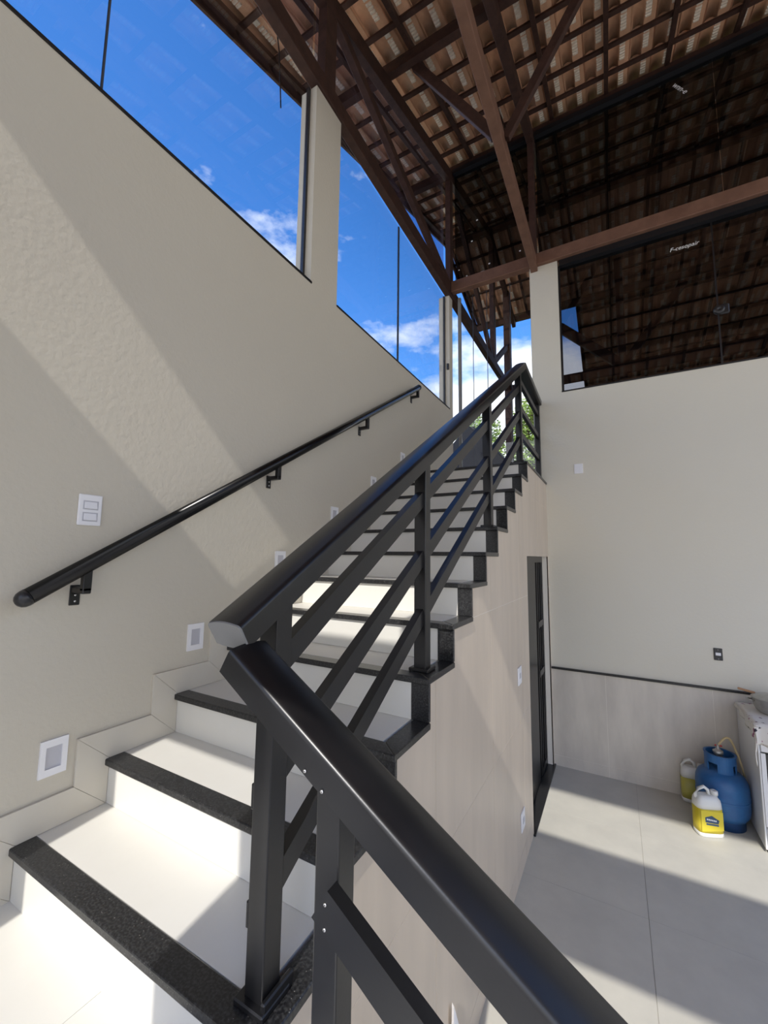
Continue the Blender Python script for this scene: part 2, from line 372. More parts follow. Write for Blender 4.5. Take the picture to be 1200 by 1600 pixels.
# ------------------------------------------------------------------ staircase
st = empty('staircase', (-1.18, 2.2, 0)); tag(st, 'straight flight of white porcelain steps edged with black granite', 'staircase')
BW = .072
for i in range(1, 13):
    y, z = Yi(i), Zi(i); last = i == 12
    yb = YF if last else Yi(i + 1) + .022
    step = bobj('step', (XL + .001, XW - .006 - BW, y + BW + .001, yb, z - .024, z - .001), 'porcelain', st)
    bobj('riser', (XL + .001, XW - .075, y + .016, y + .028, z - H, z - .0235), 'porcelain', step)
    b = NB(); prism(b, [(XL + .002, y, z - .024), (XW + .004, y, z - .024), (XW + .004 - BW, y + BW, z - .024), (XL + .002, y + BW, z - .024)], (0, 0, .024), .004, 2)
    obj('nosing', b, 'granite', step)
    b = NB(); prism(b, [(XW + .004, y + .0008, z - .024), (XW + .004, yb, z - .024), (XW + .004 - BW, yb, z - .024), (XW + .004 - BW, y + BW + .0008, z - .024)], (0, 0, .024), .003, 1)
    obj('side_border', b, 'granite', step)
    bobj('riser_border', (XW - .0745, XW, y + .014, y + .03, z - H, z - .0242), 'granite', step, .002)
b = NB()
for i in range(1, 13): box(b, XL + .001, XW - .102, Yi(i) + .028, YF if i == 12 else Yi(i + 1) + .028, max(0, Zi(i) - 1.0) if i < 12 else ZT - .2, Zi(i) - .024)
obj('core', b, 'grout', st)
# lower landing and the short lower flight towards the camera side
ld = empty('landing', (-1.18, 0, 0)); tag(ld, 'pale porcelain landing at the foot of the upper flight', 'landing')
bobj('slab', (XL + .001, XW, YB, Yi(1) + .03, .85, Z0 - .012), 'grout', ld)
for (x0, x1) in ((XL + .001, -1.18), (-1.18, XW)):
    for (y0, y1) in ((YB, .0), (.0, Yi(1) + .03)): bobj('tile', (x0 + .0005, x1 - .0005, y0 + .0005, y1 - .0005, Z0 - .012, Z0), 'porcelain', ld)
lf = empty('lower_staircase', (.2, -.05, 0)); tag(lf, 'short lower flight of white steps below the black lower balustrade', 'staircase')
for k in range(1, 6):
    z = Z0 - k * Z0 / 6; x = XW + (k - 1) * .28
    s_ = bobj('step', (x, x + .30, YB, .66, z - .024, z), 'porcelain', lf)
    bobj('riser', (x - .002, x + .01, YB, .66, z, z + Z0 / 6 - .012), 'porcelain', s_)
    bobj('masonry', (x + .012, x + .28, YB, .655, 0, z - .024), 'grout', s_)
# stepped skirting on the left wall
sk = empty('baseboard_left', (XL, 2, Z0)); struct(sk)
def quad_tile(pts):
    c = sum((Vector((0, p[0], p[1])) for p in pts), Vector()) / 4; b = NB(); q = []
    for p in pts: v = Vector((0, p[0], p[1])); d = (c - v); q.append(v + d.normalized() * .0005 + Vector((XL, 0, 0)))
    prism(b, q, (.012, 0, 0), .0006); return obj('skirting_tile', b, 'porcelain_wall', sk)
mat('porcelain_wall', (.61, .575, .495), .5, .4, noise=(4, .5), col2=(.58, .53, .44))
quad_tile([(YB, Z0), (YB, Z0 + .107), (Yi(1) - .1, Z0 + .107), (Yi(1) + .015, Z0)])
for i in range(1, 13):
    y, yn, zp, z = Yi(i), Yi(i + 1), Zi(i - 1), Zi(i); o_ = .015
    quad_tile([(y - .1, zp + .107), (y + o_, zp), (y + o_, z), (y - .1, z + .107)])
    if i < 12: quad_tile([(y + o_, z), (y - .1, z + .107), (yn - .1, z + .107), (yn + o_, z)])
    else: quad_tile([(y + o_, z), (y - .1, z + .107), (YF, z + .107), (YF, z)])

# ------------------------------------------------------------------ glazing
def pane(name, rng, m, parent): return bobj(name, rng, m, parent)
XG = XL - .068
w1 = empty('window_1', (XG, .6, SILL)); struct(w1, 'long frameless window above the stair wall')
for y0, y1 in ((YB, .728), (.736, 2.012)): pane('pane', (XG - .004, XG + .004, y0, y1, SILL + .01, BEAM), 'glass', w1)
bobj('glass_joint', (XG - .004, XG + .004, .728, .736, SILL + .01, BEAM), 'silicone', w1)
bobj('sill_channel', (XL - TH, XL + .006, YB, 2.03, SILL, SILL + .014), 'frame_black', w1)
bobj('jamb_channel', (XG - .012, XG + .012, 2.0, 2.02, SILL, BEAM), 'frame_black', w1)
w2 = empty('window_2', (XG, 3.5, SILL)); struct(w2, 'window between the plaster pier and the far corner')
for y0, y1 in ((2.33, 3.435), (3.455, 4.735)): pane('pane', (XG - .004, XG + .004, y0, y1, SILL + .01, BEAM), 'glass', w2)
bobj('glass_joint', (XG - .006, XG + .006, 3.435, 3.455, SILL + .01, BEAM), 'silicone', w2)
bobj('sill_channel', (XL - TH, XL + .006, 2.322, 4.745, SILL, SILL + .012), 'frame_black', w2)
bobj('jamb_channel', (XG - .01, XG + .012, 4.727, 4.745, SILL, BEAM), 'frame_black', w2)
bobj('latch', (XL - .03, XL - .005, 4.72, 4.745, 4.50, 4.58), 'plastic_black', w2, .004)
# glazed gable above the chord of the left truss
w3 = empty('window_3', (XG, 3, BEAM)); struct(w3, 'glazed gable above the left wall')
b = NB(); prism(b, [(XG - .02, 0, BEAM + .15), (XG - .02, 2.05, BEAM + .15), (XG - .02, 2.05, zc(2.05) - .1), (XG - .02, 0.3, zc(.3) - .1), (XG - .02, 0, zc(0) - .1)], (.008, 0, 0)); obj('pane', b, 'glass_sky_veil', w3)
b = NB(); prism(b, [(XG - .02, 2.08, BEAM + .15), (XG - .02, 4.76, BEAM + .15), (XG - .02, 4.76, zc(4.76) - .1), (XG - .02, 2.08, zc(2.08) - .1)], (.008, 0, 0)); obj('pane', b, 'glass_sky_veil', w3)
# far wall: window above the sill, glass above the tie beam, glazed door on the landing
YG = YF + .06
w4 = empty('window_4', (1, YG, SILL)); struct(w4, 'wide window above the far wall')
for x0, x1 in ((-.425, .985), (.99, 2.89), (3.21, 4.6)): pane('pane', (x0, x1, YG - .004, YG + .004, SILL + .012, BEAM), 'glass_dimmed', w4)
bobj('glass_joint', (.982, .994, YG - .006, YG + .006, SILL + .012, BEAM), 'frame_black', w4)
bobj('sill_channel', (-.437, 4.6, YF - .006, YF + .10, SILL, SILL + .014), 'frame_black', w4)
bobj('jamb_channel', (-.437, -.418, YF + .03, YF + .09, SILL, BEAM), 'frame_black', w4)
b = NB(); lathe(b, [(.001, -.03), (.04, -.03), (.045, -.02), (.045, .0), (.02, .012), (.001, .014)], (.99, YG - .012, 4.55), 20, 1); obj('latch', b, 'plastic_black', w4)
bobj('latch_plate', (.99, 1.07, YG - .03, YG - .004, 4.50, 4.60), 'plastic_black', w4, .01)
w5 = empty('window_5', (1, YG, BEAM)); struct(w5, 'glass between the tie beam and the roof on the far wall')
for x0, x1 in ((-1.69, -.73), (-.64, 1.10), (1.105, 2.9), (2.905, 4.6)): pane('pane', (x0, x1, YG - .004, YG + .004, BEAM + .16, zc(YG) - .08), 'glass_dimmed', w5)
bobj('head_channel', (-1.70, 4.6, YF + .0, YF + .1, zc(YF) - .06, zc(YF) - .0), 'frame_black', w5)
for k, (x, z, s) in enumerate(((-1.398, 6.521, .022), (-1.47, 6.249, .022), (-1.248, 5.851, .022), (-1.349, 5.754, .045), (-1.648, 5.904, .02), (-1.544, 5.786, .02), (-.867, 5.882, .02))):
    bobj('light_speck', (x, x + s, YG - .0065, YG - .0045, z, z + s * .7), 'white_paint', w5)  # white chips standing in for specks of light in the glass
dg = empty('door_2', (-1.2, YG, ZT)); struct(dg, 'frameless glass door on the upper landing')
xj = [-1.62, -1.46, -1.28, -.99, -.752]
for a, c in zip(xj, xj[1:]):
    pane('pane', (a + .003, c - .003, YG - .004, YG + .004, ZT + .01, BEAM), 'glass', dg); bobj('glass_edge', (c - .003, c + .003, YG - .005, YG + .005, ZT + .01, BEAM), 'silicone', dg)
bobj('jamb_channel', (-1.655, -1.62, YG - .02, YG + .02, ZT, BEAM), 'end_grey', dg)
bobj('floor_channel', (-1.66, -.745, YG - .02, YG + .02, ZT - .002, ZT + .012), 'frame_black', dg)

# handwriting left on the window glass, painted reflections above it
def text_mesh(name, s, size, loc, rot, m, parent, ext=.0006, sh=0):
    cu = bpy.data.curves.new(name, 'FONT'); cu.body = s; cu.size = size; cu.extrude = ext; cu.shear = sh
    to = bpy.data.objects.new(name, cu); COL.objects.link(to); dg_ = bpy.context.evaluated_depsgraph_get()
    me = bpy.data.meshes.new_from_object(to.evaluated_get(dg_)); COL.objects.unlink(to); bpy.data.objects.remove(to)
    me.materials.append(MATS[m]); o = bpy.data.objects.new(name, me); COL.objects.link(o)
    o.parent = parent; o.location = Vector(loc) - ORIG.get(parent.name, Vector()); o.rotation_euler = rot; return o
text_mesh('handwriting', 'F-cesopair', .058, (.633, YG - .008, 5.30), (math.pi / 2, 0, 0), 'white_paint', w4, sh=.3)
text_mesh('reflection_marks', 'wnn-e', .075, (.75, YG - .008, 7.19), (math.pi / 2, 1.0, 0), 'white_paint', w5, sh=.3)  # white strokes painted in for small reflections in the upper glass

# ------------------------------------------------------------------ roof: tiles, battens, rafters, purlins
roof = empty('roof', (0, 4, 5.3)); struct(roof, 'clay tile roof seen from below')
XR0, XR1, XSTEP = -2.62, 4.75, -.472           # rake edges; right of XSTEP the far slope runs further down
EAVE0, EAVE1, EAVE2 = -1.41, 9.15, 13.3
TP, RP = .2125, .38
OFF_P, OFF_R, OFF_B, OFF_T = .0, .10, .148, .172   # undersides of purlins, rafters, battens, tiles above the chord top
nrm = lambda s: Vector((0, -s * SL, 1)).normalized()
def slope_bar(name, y0, y1, x, w, h, off, m='wood'):
    b = NB(); beam(b, (x, y0, zr(y0, off) + h / 2), (x, y1, zr(y1, off) + h / 2), w, h, bev=0); return obj(name, b, m, roof)
def xbar(name, x0, x1, y, w, h, off, m='wood'):
    z = zr(y, off); b = NB(); box(b, x0, x1, y - w / 2, y + w / 2, z, z + h); return obj(name, b, m, roof)
for y in (EAVE0 + .35, 1.05, 3.05, 4.93): xbar('purlin', XR0 + .03, XR1, y, .07, .115, OFF_P - .01)
xbar('ridge_purlin', XR0 + .03, XR1, RIDGE, .08, .12, OFF_P - .03)
for y in (9.0,): xbar('purlin', XR0 + .03, XR1, y, .07, .11, OFF_P - .01)
for y in (11.0, 12.9): xbar('purlin', XSTEP, XR1, y, .07, .11, OFF_P - .01)
rx = [-2.55, -2.03, -1.46, -.98, -.445, .143, .73, 1.32, 1.9, 2.5, 3.1, 3.7, 4.3]
for x in rx:
    slope_bar('rafter', EAVE0 + .02, RIDGE, x, .042, .05, OFF_R)
    slope_bar('rafter', RIDGE, EAVE1 if x < XSTEP else EAVE2, x, .042, .05, OFF_R)
yb_ = [3.90 + RP * k for k in range(-14, 9) if EAVE0 < 3.90 + RP * k < RIDGE - .05]
for y in yb_: xbar('batten', XR0, XR1, y, .042, .026, OFF_B)
yf_ = [RIDGE + .12 + RP * k for k in range(0, 17) if RIDGE + .12 + RP * k < EAVE2]
for y in yf_: xbar('batten', XR0 if y < EAVE1 else XSTEP, XR1, y, .042, .026, OFF_B)
# boards on the rake and along the eave
b = NB(); beam(b, (XR0 - .012, EAVE0, zr(EAVE0, .14)), (XR0 - .012, RIDGE, zr(RIDGE, .14)), .025, .16, bev=0); obj('rake_board', b, 'wood', roof)
b = NB(); beam(b, (XR0 - .012, RIDGE, zr(RIDGE, .14)), (XR0 - .012, EAVE1, zr(EAVE1, .14)), .025, .16, bev=0); obj('rake_board', b, 'wood', roof)
b = NB(); beam(b, (XSTEP - .012, EAVE1, zr(EAVE1, .14)), (XSTEP - .012, EAVE2, zr(EAVE2, .14)), .025, .16, bev=0); obj('rake_board', b, 'wood', roof)
bobj('fascia', (XR0, XR1, EAVE0 - .02, EAVE0, zr(EAVE0, .02), zr(EAVE0, .25)), 'wood', roof)
# one tile: barrel + ribbed pan, solid
def tile_geo(bm, M):
    """tile in local coords: x across 0..TP, y up-slope 0..RP+.06, z up"""
    Ls = RP / math.cos(math.atan(SL)) + .05; t = .012; bar = []
    n = 6
    for k in range(n + 1):
        a = math.pi * k / n; bar.append((.054 - .054 * math.cos(a), .008 + .044 * math.sin(a)))
    pan = [(.113, .006), (.168, .006), (TP - .010, .012), (TP + .010, .030)]
    low = bar + pan; up = [(x, z + t) for x, z in low]
    rings = [[[bm.verts.new(M @ Vector((x, y, z + (.022 if y == 0 else 0)))) for x, z in prof] for y in (0, Ls)] for prof in (low, up)]
    m = len(low)
    for s in (0, 1):
        for j in range(m - 1):
            f_ = bm.faces.new((rings[s][0][j], rings[s][0][j + 1], rings[s][1][j + 1], rings[s][1][j]))
            f_.material_index = 0; f_.smooth = j < n
    for e in (0, 1):
        for j in range(m - 1): bm.faces.new((rings[0][e][j], rings[0][e][j + 1], rings[1][e][j + 1], rings[1][e][j]))
    # ribs under the pan
    for k in range(6):
        y = .065 if k == 0 else .125 + k * .036; q = .022 * (1 - y / Ls)
        x0, x1 = .114, .166; z0 = q - .008; ht = .014
        w = .072 if k == 0 else .023
        v = [bm.verts.new(M @ Vector(p)) for p in ((x0, y, z0 + ht), (x1, y, z0 + ht), (x1, y + w, z0 + ht), (x0, y + w, z0 + ht), (x0 + .003, y + .004, z0), (x1 - .003, y + .004, z0), (x1 - .003, y + w - .004, z0), (x0 + .003, y + w - .004, z0))]
        for q4 in ((0, 1, 5, 4), (1, 2, 6, 5), (2, 3, 7, 6), (3, 0, 4, 7), (4, 5, 6, 7)):
            f_ = bm.faces.new([v[i] for i in q4]); f_.material_index = 1
def tile_mesh():
    bm = bmesh.new(); tile_geo(bm, Matrix.Identity(4)); bmesh.ops.recalc_face_normals(bm, faces=bm.faces)
    me = bpy.data.meshes.new('roof_tile'); bm.to_mesh(me); bm.free(); me.materials.append(MATS['clay']); me.materials.append(MATS['clay_pale']); return me
TM = tile_mesh()
Rinv = Matrix(((r3.x, r3.y, r3.z), (-u3.x, -u3.y, -u3.z), (f2.x, f2.y, f2.z)))
def px(P):
    c = Rinv @ (Vector(P) - CAMPOS)
    if c.z < .05: return None
    return (600 + FPX * c.x / c.z, 800 + FPX * c.y / c.z, c.z)
ang = math.atan(SL); tiles = []
ncol = int((XR1 - XR0) / TP)
xbase = -.27 - TP * 12
for c in range(-1, 36):
    x = xbase + TP * c
    if x < XR0 - .05 or x > XR1 - TP: continue
    for y in [yb_[0] - RP] + yb_: tiles.append((Matrix.Translation((x, y - .03, zr(y - .03, OFF_T))) @ Matrix.Rotation(ang, 4, 'X'), (x + TP / 2, y + RP / 2)))
    for y in yf_:
        if x < XSTEP - .05 and y > EAVE1: continue
        y2 = y + .03 + RP
        # far slope: up-slope direction is -y
        tiles.append((Matrix.Translation((x + TP, y2 - RP + .10, zr(y2 - RP + .10, OFF_T))) @ Matrix.Rotation(math.pi, 4, 'Z') @ Matrix.Rotation(ang, 4, 'X'), (x + TP / 2, y)))
def vis(tl):
    x, y = tl[1]; p = px((x, y, zr(y, OFF_T)))
    if not p or not (-20 < p[0] < 1220 and -25 < p[1] < 640): return 0
    f = .35 if y > YF else 1
    d = Vector((x, y, zr(y, OFF_T))) - CAMPOS; nv = Vector((0, -SL if y < RIDGE else SL, 1)).normalized()
    return f * abs(d.normalized().dot(nv)) / d.length_squared
tiles.sort(key=vis, reverse=True)
rb = NB()
for k, (M, _) in enumerate(tiles):
    jit = Matrix.Translation((random.uniform(-.003, .003), random.uniform(-.004, .004), random.uniform(0, .004)))
    M = jit @ M
    if k < 300:
        o = bpy.data.objects.new('roof_tile', TM); COL.objects.link(o); o.parent = roof; o.matrix_local = Matrix.Translation(-ORIG[roof.name]) @ M
    else: tile_geo(rb, M)
ro = obj('roof_tile_field', rb, ['clay', 'clay_pale'], roof); ro['kind'] = 'stuff'
# ridge capping
b = NB(); prism(b, [(XR0, RIDGE - .16, zr(RIDGE, .23)), (XR0, RIDGE, zr(RIDGE, .33)), (XR0, RIDGE + .16, zr(RIDGE, .23)), (XR0, RIDGE, zr(RIDGE, .30))], (XR1 - XR0, 0, 0)); obj('ridge_cap', b, 'clay', roof)

# ------------------------------------------------------------------ timber trusses
def bar(name, p, q, w, h, parent, m='wood', up=(0, 0, 1)):
    b = NB(); beam(b, p, q, w, h, up); return obj(name, b, m, parent)
def truss(x, yend, label, w=.075, m='wood', outside=False):
    t = empty('roof_truss', (x, 3, BEAM)); tag(t, label, 'truss', 'timber trusses under the roof')
    ch = .15
    bar('bottom_chord', (x, -.75, BEAM + ch / 2), (x, yend, BEAM + ch / 2), w, ch, t, m)
    y0 = -1.2
    dz = .16 / 2 / math.cos(ang)
    bar('top_chord', (x, y0, zc(y0) - dz), (x, RIDGE, zc(RIDGE) - dz), w, .155, t, m)
    b = NB(); box(b, x - w / 2 + .004, x + w / 2 - .004, YF - .06, YF + .05, BEAM + ch, zc(YF) - .14); obj('post', b, m, t)
    return t
ta = truss(-1.752, 8.3, 'dark timber truss with a long diagonal standing on the left wall')
b = NB(); box(b, -1.79, -1.714, 2.08, 2.21, BEAM + .13, zc(2.1) - .1); obj('post', b, 'wood', ta)
bar('diagonal', (-1.752, 2.20, 6.36), (-1.752, 4.80, 5.66), .06, .10, ta)
bar('diagonal', (-1.752, 5.2, 7.05), (-1.752, 6.95, 5.66), .06, .10, ta)
b = NB(); box(b, -1.79, -1.714, 7.0, 7.14, BEAM + .13, zc(RIDGE) - .1); obj('king_post', b, 'wood', ta)
bar('top_chord', (-1.752, RIDGE, zr(RIDGE) - .085), (-1.752, 9.0, zr(9.0) - .085), .075, .155, ta)
bar('diagonal', (-1.752, 7.16, 5.68), (-1.752, 8.2, 6.45), .06, .10, ta)
tb = truss(-.69, YF + .04, 'reddish timber truss resting on the plaster pier beside the window', .075)
for ch in tb.children:
    if ch.name.startswith('bottom_chord'): ch.data.materials[0] = MATS['wood_light']
bar('brace', (-.72, 3.10, 5.62), (-1.46, 3.10, 6.78), .08, .05, tb, 'wood', (0, 1, 0))
bar('brace', (-.65, 3.16, 5.62), (.12, 3.16, 6.84), .08, .05, tb, 'wood', (0, 1, 0))
tie = empty('tie_beam', (1.4, YF, BEAM)); tag(tie, 'brown timber tie beam running along the far wall above the window', 'beam')
b = NB(); box(b, -1.715, 4.6, YF - .05, YF + .04, BEAM + .055, BEAM + .20, .006); obj('beam', b, 'wood_light', tie)
b = NB(); box(b, -.42, 4.6, YF + .0, YF + .11, BEAM - .015, BEAM + .055); obj('batten', b, 'frame_black', tie)
tf = empty('terrace_frame', (0, 8.25, ZT)); tag(tf, 'dark timber posts with beam and brace out on the terrace behind the glass', 'frame')
for x in (-1.752, .28): bobj('post', (x - .06, x + .06, 8.19, 8.31, ZT, zr(8.25) - .02), 'wood', tf)
bar('beam', (-1.7, 8.25, BEAM + .03), (4.2, 8.25, BEAM + .03), .08, .16, tf)
bar('brace', (-.75, 8.25, 6.62), (.26, 8.25, 5.62), .17, .08, tf, 'wood', (0, 1, 0))
bar('brace', (.30, 8.25, 5.62), (1.25, 8.25, 6.9), .12, .08, tf, 'wood', (0, 1, 0))

# ------------------------------------------------------------------ balustrades
XB = -.699
capw, caph = .098, .056
def cap_prof(w=capw, h=caph):
    p = []
    for k in range(7): a = -1 + 2 * k / 6; p.append((a * w / 2 * .97, -h / 2 - .006 * (1 - a * a)))
    r = .011
    for k in range(5): a = math.pi / 2 * k / 4; p.append((w / 2 - r + r * math.cos(a), h / 2 - r + r * math.sin(a)))
    for k in range(1, 5): a = 1 - 2 * k / 5; p.append((a * (w / 2 - r), h / 2 + .005 * (1 - a * a)))
    for k in range(5): a = math.pi / 2 * (1 + k / 4); p.append((-w / 2 + r + r * math.cos(a), h / 2 - r + r * math.sin(a)))
    return p
ub = empty('balustrade', (XB, 2.7, Z0)); tag(ub, 'black steel balustrade climbing the open side of the upper flight', 'railing', 'black steel balustrades')
SLP = .604
def capz(y): return 2.205 + SLP * (y - 1) - .004      # centre of the sloped cap
YC = 3.86; ZC = capz(YC)
def smooth_obj(o, a=40):
    for p in o.data.polygons: p.use_smooth = True
    o.data.set_sharp_from_angle(angle=math.radians(a)); return o
b = NB(); sweep(b, cap_prof(), [(XB, .598, capz(.598)), (XB, YC, ZC), (XB, 4.79, ZC - .045)], (1, 0, 0)); 
rail = smooth_obj(obj('top_rail', b, 'steel_black', ub))
b = NB(); d = Vector((0, 1, SLP)).normalized(); e0 = Vector((XB, .598, capz(.598)))
sweep(b, cap_prof(capw * .985, caph * .97), [e0 - d * .004, e0 + d * .001], (1, 0, 0)); obj('end_cap', b, 'end_grey', rail)
# bars: three parallel to the slope
POSTS = [(.735, 1), (1.575, 4), (2.62, 8), (3.70, 12)]
for off in (-.175, -.42, -.655):
    pts = [(XB, .755, capz(.755) + off), (XB, YC - .08, capz(YC - .08) + off)]
    b = NB(); sweep(b, [(-.015, -.028), (.015, -.028), (.015, .028), (-.015, .028)], pts, (-1, 0, 0)); obj('bar', b, 'steel_black', ub)
    zl = ZC + off * 1.06
    b = NB(); box(b, XB - .015, XB + .015, 3.72, 4.74, zl - .025, zl + .025); obj('bar', b, 'steel_black', ub)
for y, i in POSTS + [(4.765, 12)]:
    z = Zi(i); zt = (capz(y) if y < 3.8 else ZC) - .028; q = .026
    b = NB()
    if y < 3.6: prism(b, [(XB - q, y - q, z), (XB + q, y - q, z), (XB + q, y + q, z), (XB - q, y + q, z)], (0, 0, zt - z + .012), .003, 2)
    else: box(b, XB - q, XB + q, y - q, y + q, z, zt, .003, 2)
    p_ = obj('post', b, 'steel_black', ub)
    bobj('base_plate', (XB - .042, XB + .042, y - .042, y + .042, z, z + .014), 'steel_black', p_, .003)
# two small hinge-like brackets on the newel
for z in (1.315, 1.555): bobj('bracket', (XB - .036, XB - .026, .712, .745, z, z + .055), 'steel_black', ub, .003)
bobj('base_strap', (XB + .028, XB + .040, .70, .79, Zi(1) + .0, Zi(1) + .03), 'steel_black', ub, .003)

lb = empty('balustrade', (0, .62, 0)); tag(lb, 'black steel balustrade sloping down past the camera in the foreground', 'railing', 'black steel balustrades')
SL2 = -.615; YN = .617
def lz(x): return 1.79 - .028 + SL2 * (x + .422)
b = NB(); sweep(b, cap_prof(), [(-.672, YN, lz(-.672)), (1.05, YN, lz(1.05))], (0, -1, 0)); smooth_obj(obj('top_rail', b, 'steel_black', lb))
for x in (-.443, .42, 1.0):
    zb = Z0 - max(1, math.ceil((x - XW) / .28)) * Z0 / 6
    p_ = bobj('post', (x - .0245, x + .0245, .606, .655, zb, lz(x) - .02), 'steel_black', lb, .003, 2)
    bobj('base_plate', (x - .04, x + .04, .59, .66, zb, zb + .012), 'steel_black', p_)
for off in (-.205, -.45, -.68):
    b = NB(); sweep(b, [(-.0125, -.029), (.0125, -.029), (.0125, .029), (-.0125, .029)], [(-.436, .592, lz(-.436) + off), (1.03, .592, lz(1.03) + off)], (0, 1, 0)); br = obj('bar', b, 'steel_black', lb)
    for dx_, dz_ in ((.012, .012), (.012, -.024)):
        b = NB(); lathe(b, [(.0008, 0), (.0032, 0), (.0028, -.002), (.0008, -.003)], (-.436 + dx_, .5795, lz(-.436 + dx_) + off + dz_), 10, 1); obj('screw', b, 'chrome', br)
for x in (-.464, -.428):
    b = NB(); lathe(b, [(.0008, 0), (.0034, 0), (.003, -.002), (.0008, -.003)], (x, .5685, lz(x) - .0235), 10, 1); obj('screw', b, 'chrome', lb)

# wall handrail
hr = empty('handrail', (XL, 2, 1.9)); tag(hr, 'round black tube handrail on brackets along the left wall', 'handrail')
XH = -1.658; pa, pb = Vector((XH, .585, 1.962)), Vector((XH, 3.655, 3.838)); d = (pb - pa).normalized()
b = NB(); tube(b, [pa + d * .02, pb - d * .02], .0275, 24); tb_ = obj('tube', b, 'rail_black', hr)
for p, s in ((pa + d * .02, -1), (pb - d * .02, 1)):
    b = NB(); tube(b, [p + d * s * (.0285 * math.sin(a)) for a in (-.35, 0, .4, .8, 1.15, 1.5)], .0285, 24, [.0282 * max(.06, math.cos(max(0, a))) for a in (-.35, 0, .4, .8, 1.15, 1.5)]); obj('end_cap', b, 'plastic_black', tb_)
for y, z in ((.775, 1.975), (1.71, 2.55), (2.665, 3.12), (3.615, 3.715)):
    zt = pa.z + (y - pa.y) * d.z / d.y - .03
    b = NB(); box(b, XL, XL + .006, y - .017, y + .017, z - .045, z + .028, .002); br = obj('bracket', b, 'steel_black', hr)
    b = NB(); box(b, XL + .004, XH + .012, y - .014, y + .014, z + .0, z + .022, .003); box(b, XH - .012, XH + .012, y - .014, y + .014, z + .01, zt + .012, .002); obj('arm', b, 'steel_black', br)
    for dz_ in (-.030, -.008):
        b = NB(); lathe(b, [(.0008, 0), (.0042, 0), (.0035, .003), (.0008, .004)], (XL + .006, y, z + dz_), 10, 0); obj('screw', b, 'chrome', br)

# ------------------------------------------------------------------ electrical plates
LY = [(.755, 1.416), (1.288, 1.737), (1.829, 2.085), (2.358, 2.408), (2.893, 2.722), (3.43, 3.05)]
nm = ['lowest white square step light beside the bottom steps', 'second step light from the bottom on the left wall', 'third step light up, at the foot of the sun streak', 'fourth step light up the left wall', 'fifth step light up the left wall', 'topmost step light high on the left wall']
for (y, z), l_ in zip(LY, nm):
    e = empty('step_light', (XL, y, z - .06)); tag(e, l_, 'light', 'step lights on the stair wall')
    w, h = .082, .12; b = NB()
    for (a, c, d_, f_) in ((-w / 2, w / 2, -h / 2, -.036), (-w / 2, w / 2, .036, h / 2), (-w / 2, -.024, -.036, .036), (.024, w / 2, -.036, .036)): box(b, XL, XL + .008, y + a, y + c, z + d_, z + f_)
    obj('frame', b, 'white_plastic', e); bobj('diffuser', (XL, XL + .003, y - .024, y + .024, z - .036, z + .036), 'diffuser', e)
e = empty('light_switch', (XL, .798, 2.22)); tag(e, 'white wall plate with two rocker switches above the handrail', 'switch')
bobj('plate', (XL, XL + .009, .758, .839, 2.223, 2.341), 'white_plastic', e, .004, 2)
for z in (2.300, 2.256):
    bobj('rocker_gap_shade', (XL + .008, XL + .0096, .773, .825, z - .017, z + .017), 'diffuser', e)  # grey plate stands in for the shaded gap round the rocker
    b = NB(); prism(b, [(XL + .008, .778, z - .013), (XL + .016, .778, z - .013), (XL + .010, .778, z + .013), (XL + .008, .778, z + .013)], (0, .042, 0), .001); obj('rocker', b, 'white_plastic', e)
def plate_wall_x(z, l_):
    e = empty('wall_outlet', (XW, 3.13, z - .06)); tag(e, l_, 'outlet', 'outlets on the tiled stair side')
    p_ = bobj('plate', (XW - .005, XW + .004, 3.075, 3.185, z - .06, z + .06), 'white_plastic', e, .003, 2)
    bobj('socket', (XW + .003, XW + .006, 3.108, 3.152, z - .018, z + .018), 'diffuser', e, .001)
plate_wall_x(1.285, 'upper white outlet plate on the tiled stair side')
plate_wall_x(.325, 'lower white outlet plate near the floor on the stair side')
e = empty('blank_plate', (-.30, YF, 3.03)); tag(e, 'white blank plate high on the far wall', 'wall plate')
bobj('plate', (-.342, -.256, YF - .008, YF, 3.035, 3.142), 'white_plastic', e, .003, 2); bobj('insert', (-.325, -.273, YF - .010, YF - .007, 3.055, 3.122), 'white_plastic', e, .001)
e = empty('wall_outlet', (.78, YF, 1.225)); tag(e, 'black outlet plate with a white socket on the far wall', 'outlet')
bobj('plate', (.747, .811, YF - .008, YF, 1.225, 1.332), 'plastic_black', e, .004, 2); bobj('socket', (.760, .798, YF - .011, YF - .006, 1.268, 1.293), 'white_plastic', e, .001)
for z in (1.238, 1.318):
    b = NB(); lathe(b, [(.0008, 0), (.003, 0), (.003, -.002), (.0008, -.003)], (.779, YF - .008, z), 10, 1); obj('screw', b, 'chrome', e)

# ------------------------------------------------------------------ gas cylinder, jugs, stove
gx, gy = .69, 4.50
e = empty('gas_cylinder', (gx, gy, 0)); tag(e, 'scuffed blue steel gas cylinder with collar and regulator on the floor', 'gas cylinder')
b = NB(); lathe(b, [(.02, .045), (.10, .05), (.145, .07), (.168, .105), (.176, .15), (.177, .29), (.172, .335), (.155, .375), (.12, .405), (.06, .42), (.02, .424)], (gx, gy, 0), 40); body = obj('body', b, 'gas_blue', e)
b = NB(); lathe(b, [(.176, .214), (.179, .216), (.179, .226), (.176, .228)], (gx, gy, 0), 40, ring=True); obj('weld_seam', b, 'gas_blue', body)
b = NB(); lathe(b, [(.128, 0), (.136, 0), (.136, .07), (.142, .09), (.136, .09), (.128, .07)], (gx, gy, 0), 36, ring=True); obj('foot_ring', b, 'gas_dark', e)
b = NB()                                        # collar with two hand holes
n = 36
